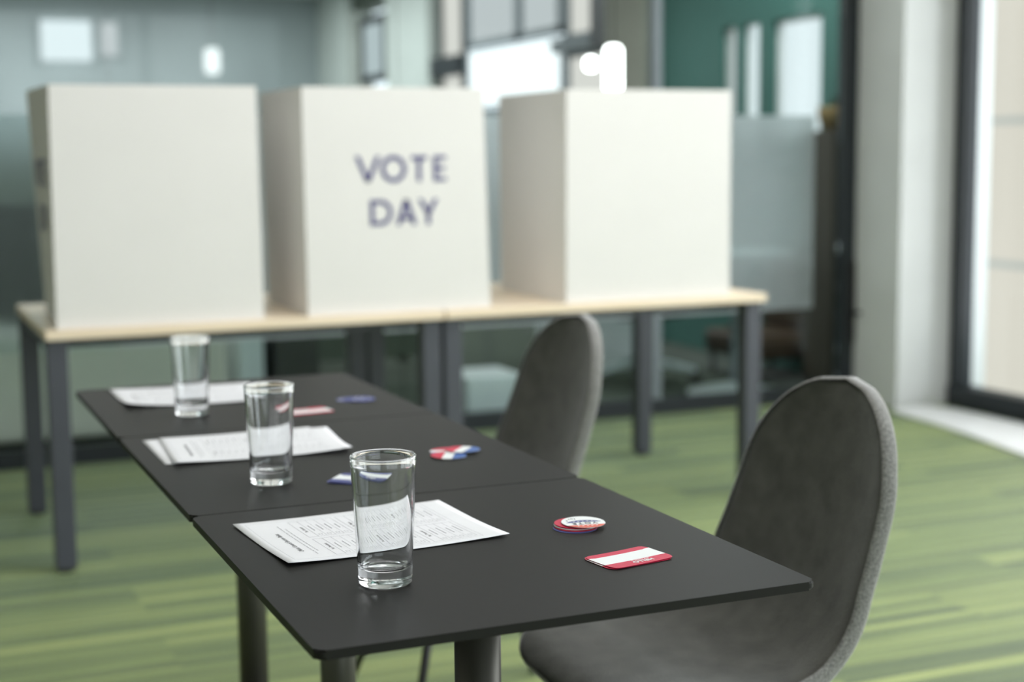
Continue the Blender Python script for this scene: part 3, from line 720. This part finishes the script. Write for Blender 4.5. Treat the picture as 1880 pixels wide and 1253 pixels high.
# ---------------------------------------------------------------- name stickers
def name_sticker(label, loc, rz, m, tilt=0.0, printed=True, group='name stickers', bend=0.0015):
    t = thing('name_sticker', label, 'sticker', loc, rz, group)
    w_, h_, r_ = 0.088, 0.060, 0.009
    P = rounded_rect(-w_/2, w_/2, -h_/2, h_/2, r_, 5)
    zf = lambda x, y: bend*((x/(w_/2))**2)*0.7 + bend*0.5*((y/(h_/2))**2)
    def strip(y0, y1, lift, mm, name, th):
        bm = new_bm(); n = 26; cols = []
        for i in range(n+1):
            x = -w_/2+w_*i/n; ax = abs(x); lim = h_/2
            if ax > w_/2-r_: lim = h_/2-r_+math.sqrt(max(0, r_*r_-(ax-w_/2+r_)**2))
            lo, hi = max(y0, -lim), min(y1, lim)
            if hi < lo: lo = hi = (lo+hi)/2
            cols.append([(bm.verts.new((x, y, zf(x, y)+lift)), bm.verts.new((x, y, zf(x, y)+lift+th))) for y in (lo, (lo+hi)/2, hi)])
        for a_, c_ in zip(cols, cols[1:]):
            for k in range(2):
                bm.faces.new((a_[k][1], c_[k][1], c_[k+1][1], a_[k+1][1])); bm.faces.new((a_[k][0], a_[k+1][0], c_[k+1][0], c_[k][0]))
            for k in (0, 2): bm.faces.new((a_[k][0], c_[k][0], c_[k][1], a_[k][1]))
        for c_ in (cols[0], cols[-1]):
            for k in range(2): bm.faces.new((c_[k][0], c_[k+1][0], c_[k+1][1], c_[k][1]))
        return obj(name, bm, mm, t)
    strip(-h_/2, h_/2, 0.0, M[m], 'body', 0.0003)
    strip(-0.0115, 0.0190, 0.0003, M['sticker_white'], 'writing_field', 0.0001)
    if printed:
        bm = new_bm()
        a_ = text_bm('HELLO', 0.0092, 0.0004, 1.05, 'CENTER'); merge(bm, a_, lambda c: Vector((-c.x+0.004, -c.y-0.0175, zf(-c.x, -c.y-0.02)+0.0006)))
        a_ = text_bm('my name is', 0.0052, 0.0001, 1.05, 'CENTER'); merge(bm, a_, lambda c: Vector((-c.x+0.004, -c.y-0.0130, zf(-c.x, -c.y-0.02)+0.0006)))
        obj('printing', bm, M['sticker_white'], t)
    return t
G1 = TZ+0.0002
name_sticker('lower red name sticker, its edge peeking out under the HELLO sticker', (0.7775, 1.4905, G1), math.radians(8.5), 'red', printed=False, bend=0.0006)
name_sticker('red HELLO my name is sticker on top, near the table corner', (0.7795, 1.4905, G1+0.0009), math.radians(11), 'red', bend=0.0009)
name_sticker('lower dark blue name sticker, mostly under the other blue one', (0.628, 2.026, G1), math.radians(-41), 'blue', printed=False, bend=0.0006)
name_sticker('dark blue name sticker seen behind the front glass', (0.632, 2.028, G1+0.0009), math.radians(-38), 'blue', bend=0.001)
name_sticker('red name sticker lying on the farthest table', (0.716, 2.634, G1), math.radians(186), 'red', bend=0.0005)

# ---------------------------------------------------------------- round stickers
RS = 0.0275
def clip_disc(y0, y1, n=28, rad=RS):
    """polygon of the disc between y0 and y1"""
    P = []
    for k in range(n+1):
        y = y0+(y1-y0)*k/n; P.append((math.sqrt(max(0, rad*rad-y*y)), y))
    for k in range(n, -1, -1):
        y = y0+(y1-y0)*k/n; P.append((-math.sqrt(max(0, rad*rad-y*y)), y))
    out = []
    for p in P:
        if not out or math.hypot(p[0]-out[-1][0], p[1]-out[-1][1]) > 1e-5: out.append(p)
    if math.hypot(out[0][0]-out[-1][0], out[0][1]-out[-1][1]) < 1e-5: out.pop()
    return out
def star(cx, cy, r_):
    return [(cx+(r_ if k % 2 == 0 else r_*0.42)*math.sin(PI*k/5), cy+(r_ if k % 2 == 0 else r_*0.42)*math.cos(PI*k/5)) for k in range(10)]
def flat(bm, pts, z, mi=0):
    f_ = bm.faces.new([bm.verts.new((p[0], p[1], z)) for p in pts]); f_.material_index = mi
def disc(label, loc, rz, m, tilt=(0, 0), group='round vote stickers'):
    t = thing('round_sticker', label, 'sticker', loc, rz, group); t.rotation_euler = (tilt[0], tilt[1], rz)
    bm = new_bm(); add_lathe(bm, [(0, 0), (RS-0.0002, 0), (RS, 0.0002), (RS-0.0002, 0.0005), (0, 0.0005)], 56); obj('body', bm, M[m], t)
    return t
def stars_print(t, stars, m='sticker_white'):
    bm = new_bm()
    for (x, y, r_) in stars: flat(bm, star(x, y, r_), 0.00075)
    obj('printing', bm, M[m], t)
def striped(label, loc, rz, tilt=(0, 0)):
    t = disc(label, loc, rz, 'sticker_white', tilt)
    for y0, y1, m, nm in ((RS*0.28, RS*0.995, 'red', 'red_band'), (-RS*0.995, -RS*0.30, 'midblue', 'blue_band')):
        bm = new_bm(); add_poly(bm, clip_disc(y0, y1), 0.0004, 0.0007); obj(nm, bm, M[m], t)
    return t
# front stack: blue, two reds, white VOTE sticker on top
c0 = (0.793, 1.648)
t = disc('bottom round sticker of the front stack, dark blue edge with white', (c0[0]-0.008, c0[1]-0.002, G1), 0.3, 'blue')
t = disc('deep red round sticker second from bottom in the front stack', (c0[0]-0.005, c0[1]+0.001, G1+0.0012), 0.0, 'deepred', (0.01, 0))
t = disc('white edged round sticker in the middle of the front stack', (c0[0]-0.004, c0[1]+0.004, G1+0.0024), 0.0, 'sticker_white', (0.01, 0.0))
bm = new_bm(); add_lathe(bm, [(0, 0.0005), (RS-0.002, 0.0005), (RS-0.002, 0.0007), (0, 0.0007)], 48); obj('red_field', bm, M['deepred'], t)
t = disc('bright red round sticker just under the white VOTE sticker', (c0[0]-0.003, c0[1]+0.005, G1+0.0038), 0.0, 'red', (0.01, 0.01))
t = disc('white round VOTE sticker with stars on top of the front stack', (c0[0]+0.004, c0[1]-0.001, G1+0.0056), math.radians(-8), 'sticker_white', (0.02, 0.015))
bm = new_bm(); add_poly(bm, clip_disc(-RS*0.985, -RS*0.50), 0.0004, 0.0007); obj('red_band', bm, M['orange'], t)
bm = new_bm()
n = 16; up = []; lo = []
for k in range(n+1):
    x = -0.0225+0.045*k/n; u = (x/0.0225); up.append((x, 0.0085*(1-u*u)**0.8*1.15-0.0015)); lo.append((x, 0.0008*(1-u*u)-0.0015))
add_poly(bm, lo+up[::-1][1:-1], 0.0005, 0.00072); obj('blue_band', bm, M['blue'], t)
bm = new_bm()
for k in range(5):
    flat(bm, star(-0.0118+k*0.0059, -0.0190+0.0006*abs(k-2), 0.0021), 0.00085); flat(bm, star(-0.0118+k*0.0059, 0.0028-0.0006*abs(k-2), 0.0021), 0.00085)
obj('star_row', bm, M['sticker_white'], t)
bm = new_bm()
a_ = text_bm('VOTE', 0.0105, 0.0002, 1.35, 'CENTER'); merge(bm, a_, lambda c: Vector((-c.x, -c.y-0.0035, 0.0008)))
a_ = text_bm('for', 0.0072, 0.0001, 1.2, 'CENTER'); merge(bm, a_, lambda c: Vector((-c.x-0.011, -c.y+0.0175, 0.0008)))
a_ = text_bm('I', 0.0072, 0.0002, 1.0, 'CENTER'); merge(bm, a_, lambda c: Vector((-c.x-0.019, -c.y+0.0105, 0.0008)))
obj('printing', bm, M['ink'], t)
# middle group: three striped stickers
striped('striped round sticker at the bottom of the middle group, blue edge showing', (0.815, 2.172, G1), math.radians(-20), )
striped('red white and blue striped sticker leaning at the left of the middle group', (0.803, 2.135, G1+0.0012), math.radians(62), (0.02, 0))
striped('striped round sticker on top at the right of the middle group', (0.837, 2.163, G1+0.0026), math.radians(52), (0.0, 0.02))
# far group: dark blue with white stars
t = disc('lower blue round sticker of the far pair, left edge pale', (0.828, 2.728, G1), 0.0, 'blue')
stars_print(t, [(-0.021, 0, 0.005), (-0.014, 0.01, 0.004)])
t = disc('dark blue round sticker with white stars on top of the far pair', (0.845, 2.716, G1+0.0014), 0.2, 'blue', (0.015, 0))
stars_print(t, [(-0.012, 0.002, 0.006), (0.003, 0.002, 0.007), (0.015, -0.004, 0.005), (0.0, 0.016, 0.004)])

# ---------------------------------------------------------------- upholstered chairs
def interp(keys, x):
    for (a_, va), (c_, vc) in zip(keys, keys[1:]):
        if x <= c_:
            t_ = (x-a_)/(c_-a_); return va+(vc-va)*t_
    return keys[-1][1]
def smooth_curve(P, n):
    """Catmull-Rom through P resampled to n+1 points by arc length"""
    P = [Vector(p) for p in P]; Q = [2*P[0]-P[1]] + P + [2*P[-1]-P[-2]]; D_ = []
    for i in range(1, len(Q)-2):
        for k in range(20):
            t_ = k/20; a, b_, c_, e_ = Q[i-1], Q[i], Q[i+1], Q[i+2]
            D_.append(0.5*((2*b_)+(-a+c_)*t_+(2*a-5*b_+4*c_-e_)*t_*t_+(-a+3*b_-3*c_+e_)*t_**3))
    D_.append(P[-1]); L_ = [0]
    for a, b_ in zip(D_, D_[1:]): L_.append(L_[-1]+(b_-a).length)
    return D_, L_
CURVE, CL = smooth_curve([(0.250, 0.440), (0.225, 0.462), (0.15, 0.466), (0.08, 0.459), (0.01, 0.459), (-0.05, 0.471), (-0.10, 0.497), (-0.14, 0.537), (-0.168, 0.588), (-0.190, 0.645), (-0.210, 0.705), (-0.230, 0.782), (-0.247, 0.866)], 0)
def on_curve(s):
    s = max(0, min(1, s))*CL[-1]
    for i in range(len(CL)-1):
        if CL[i+1] >= s:
            t_ = (s-CL[i])/max(1e-9, CL[i+1]-CL[i]); p = CURVE[i].lerp(CURVE[i+1], t_); tg = (CURVE[i+1]-CURVE[i]).normalized(); return p, tg
    return CURVE[-1], (CURVE[-1]-CURVE[-2]).normalized()
WK = [(0, 0.212), (0.15, 0.222), (0.3, 0.226), (0.45, 0.208), (0.6, 0.196), (0.72, 0.188), (0.85, 0.18), (1, 0.176)]
def halfw(s):
    w_ = interp(WK, s)
    e1 = 0.22
    if s < e1: w_ *= (1-((e1-s)/e1)**3.2)**(1/2.6) if s > 0 else 0
    e2 = 0.235
    if s > 1-e2: w_ *= (max(0, 1-((s-1+e2)/e2)**2.15))**(1/2.05)
    return w_
def make_chair(label, loc, rz):
    t = thing('dining_chair', label, 'chair', loc, rz, 'charcoal upholstered chairs')
    ns, nt = 76, 28; th = 0.030
    ss = [0.5-0.5*math.cos(PI*i/ns) for i in range(ns+1)]
    ss = [0.35*(i/ns)+0.65*x for i, x in enumerate(ss)]
    ss[0] = 0.0003; ss[-1] = 0.9997
    bm = new_bm(); top = []; bot = []; rim = []
    ctrs = []
    for s in ss:
        p, tg = on_curve(s); nrm = Vector((-tg.y, tg.x)) * -1       # towards the sitter: up on the seat, forward on the back
        if nrm.y < 0 and s < 0.3: nrm = -nrm
        if s >= 0.3 and nrm.x < 0: nrm = -nrm
        wd = halfw(s); bk = max(0, min(1, (s-0.42)/0.2)); st = (1-bk)
        rt, rb = [], []
        for j in range(nt+1):
            t_ = math.sin((j/nt-0.5)*PI)
            cup = (0.016*st + 0.034*bk) * abs(t_)**2.2 * min(1, wd/0.17)
            edge = (max(0.0, 1-abs(t_)**16))**0.5          # thickness rounds off at the rim
            es = min(1, min(s, 1-s)/0.02); edge *= max(0.25, min(1, es))**0.5
            hh = th/2*edge
            base = Vector((p.x, t_*wd, p.y)); n3 = Vector((nrm.x, 0, nrm.y))
            rt.append(base + n3*(cup+hh)); rb.append(base + n3*(cup-hh))
        top.append([bm.verts.new(q) for q in rt]); bot.append([bm.verts.new(q) for q in rb])
        rim.append(((rt[0]+rb[0])/2, (rt[-1]+rb[-1])/2))
    for i in range(len(ss)-1):
        for j in range(nt):
            bm.faces.new((top[i][j], top[i+1][j], top[i+1][j+1], top[i][j+1])); bm.faces.new((bot[i][j], bot[i][j+1], bot[i+1][j+1], bot[i+1][j]))
        for j in (0, nt): bm.faces.new((top[i][j], bot[i][j], bot[i+1][j], top[i+1][j]))
    for i in (0, len(ss)-1):
        for j in range(nt): bm.faces.new((top[i][j], top[i][j+1], bot[i][j+1], bot[i][j]))
    bmesh.ops.remove_doubles(bm, verts=bm.verts[:], dist=0.0003)
    sh = obj('seat_shell', bm, M['velvet'], t, True)
    # side rim of the shell, light on its pile painted as paler grey
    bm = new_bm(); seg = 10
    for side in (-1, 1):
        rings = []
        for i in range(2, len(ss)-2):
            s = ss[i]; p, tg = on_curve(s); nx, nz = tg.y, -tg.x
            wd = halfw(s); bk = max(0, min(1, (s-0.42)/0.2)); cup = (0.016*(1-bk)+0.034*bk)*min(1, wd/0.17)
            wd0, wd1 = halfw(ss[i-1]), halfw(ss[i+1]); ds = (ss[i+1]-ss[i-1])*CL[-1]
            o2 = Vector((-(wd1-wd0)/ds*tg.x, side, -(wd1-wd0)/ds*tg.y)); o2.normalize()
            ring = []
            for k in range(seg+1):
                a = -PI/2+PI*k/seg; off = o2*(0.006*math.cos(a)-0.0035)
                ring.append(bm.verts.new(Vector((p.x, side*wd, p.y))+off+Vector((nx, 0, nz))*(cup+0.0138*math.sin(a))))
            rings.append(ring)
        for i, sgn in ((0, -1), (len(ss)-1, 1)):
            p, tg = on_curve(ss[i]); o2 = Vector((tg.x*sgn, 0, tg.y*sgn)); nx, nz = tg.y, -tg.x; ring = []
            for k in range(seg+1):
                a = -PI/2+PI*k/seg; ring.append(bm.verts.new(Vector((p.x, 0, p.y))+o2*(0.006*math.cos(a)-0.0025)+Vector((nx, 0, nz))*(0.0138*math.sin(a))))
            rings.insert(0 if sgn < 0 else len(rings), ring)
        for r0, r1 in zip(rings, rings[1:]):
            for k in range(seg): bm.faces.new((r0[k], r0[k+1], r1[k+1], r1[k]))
    obj('lit_edge', bm, M['velvet_lit_edge'], t, True)['label'] = 'shell edge with caught light in its colour'
    # twin seam bead where the rim meets the seat cover
    bm = new_bm()
    for side in (0, 1):
        line_ = []
        for i in range(3, len(ss)-3):
            j = 1 if side == 0 else nt-1
            t_ = math.sin((j/nt-0.5)*PI)
            p, tg = on_curve(ss[i]); nrm = Vector((-tg.y, tg.x))*-1
            if nrm.y < 0 and ss[i] < 0.3: nrm = -nrm
            if ss[i] >= 0.3 and nrm.x < 0: nrm = -nrm
            wd = halfw(ss[i]); bk = max(0, min(1, (ss[i]-0.42)/0.2)); cup = (0.016*(1-bk)+0.034*bk)*abs(t_)**2.2*min(1, wd/0.17)
            edge = (1-abs(t_)**16)**0.5
            yy = t_*wd*0.985
            line_.append(Vector((p.x, yy, p.y))+Vector((nrm.x, 0, nrm.y))*(cup+th/2*edge+0.0012))
        add_tube(bm, line_, 0.0016, 6)
    obj('seam', bm, M['velvet'], t, True)
    # steel frame and legs
    bm = new_bm()
    add_tube(bm, [(0.14, -0.11, 0.424), (0.14, 0.11, 0.424)], 0.009, 10); add_tube(bm, [(-0.09, -0.11, 0.418), (-0.09, 0.11, 0.418)], 0.009, 10)
    add_tube(bm, [(0.14, 0, 0.424), (-0.09, 0, 0.418)], 0.009, 10)
    obj('frame', bm, M['leg_black'], t, True)
    for sx, x0, x1 in ((1, 0.12, 0.25), (-1, -0.07, -0.215)):
        for sy in (-1, 1):
            bm = new_bm(); add_tube(bm, [(x0, sy*0.085, 0.425), (x1, sy*0.222, 0.004)], 0.008, 12, radii=[0.0105, 0.0075]); lg = obj('leg', bm, M['leg_black'], t, True)
            bm = new_bm(); add_lathe(bm, [(0, 0), (0.009, 0), (0.009, 0.006), (0, 0.006)], 12, x1, sy*0.222); obj('foot', bm, M['leg_black'], lg)
    return t
ch = make_chair('charcoal velvet chair nearest the camera at the table corner', (1.125, 1.885, 0), PI)
dup(ch, (1.165, 2.905, 0), PI, 'charcoal velvet chair farther back, right before the booth table')
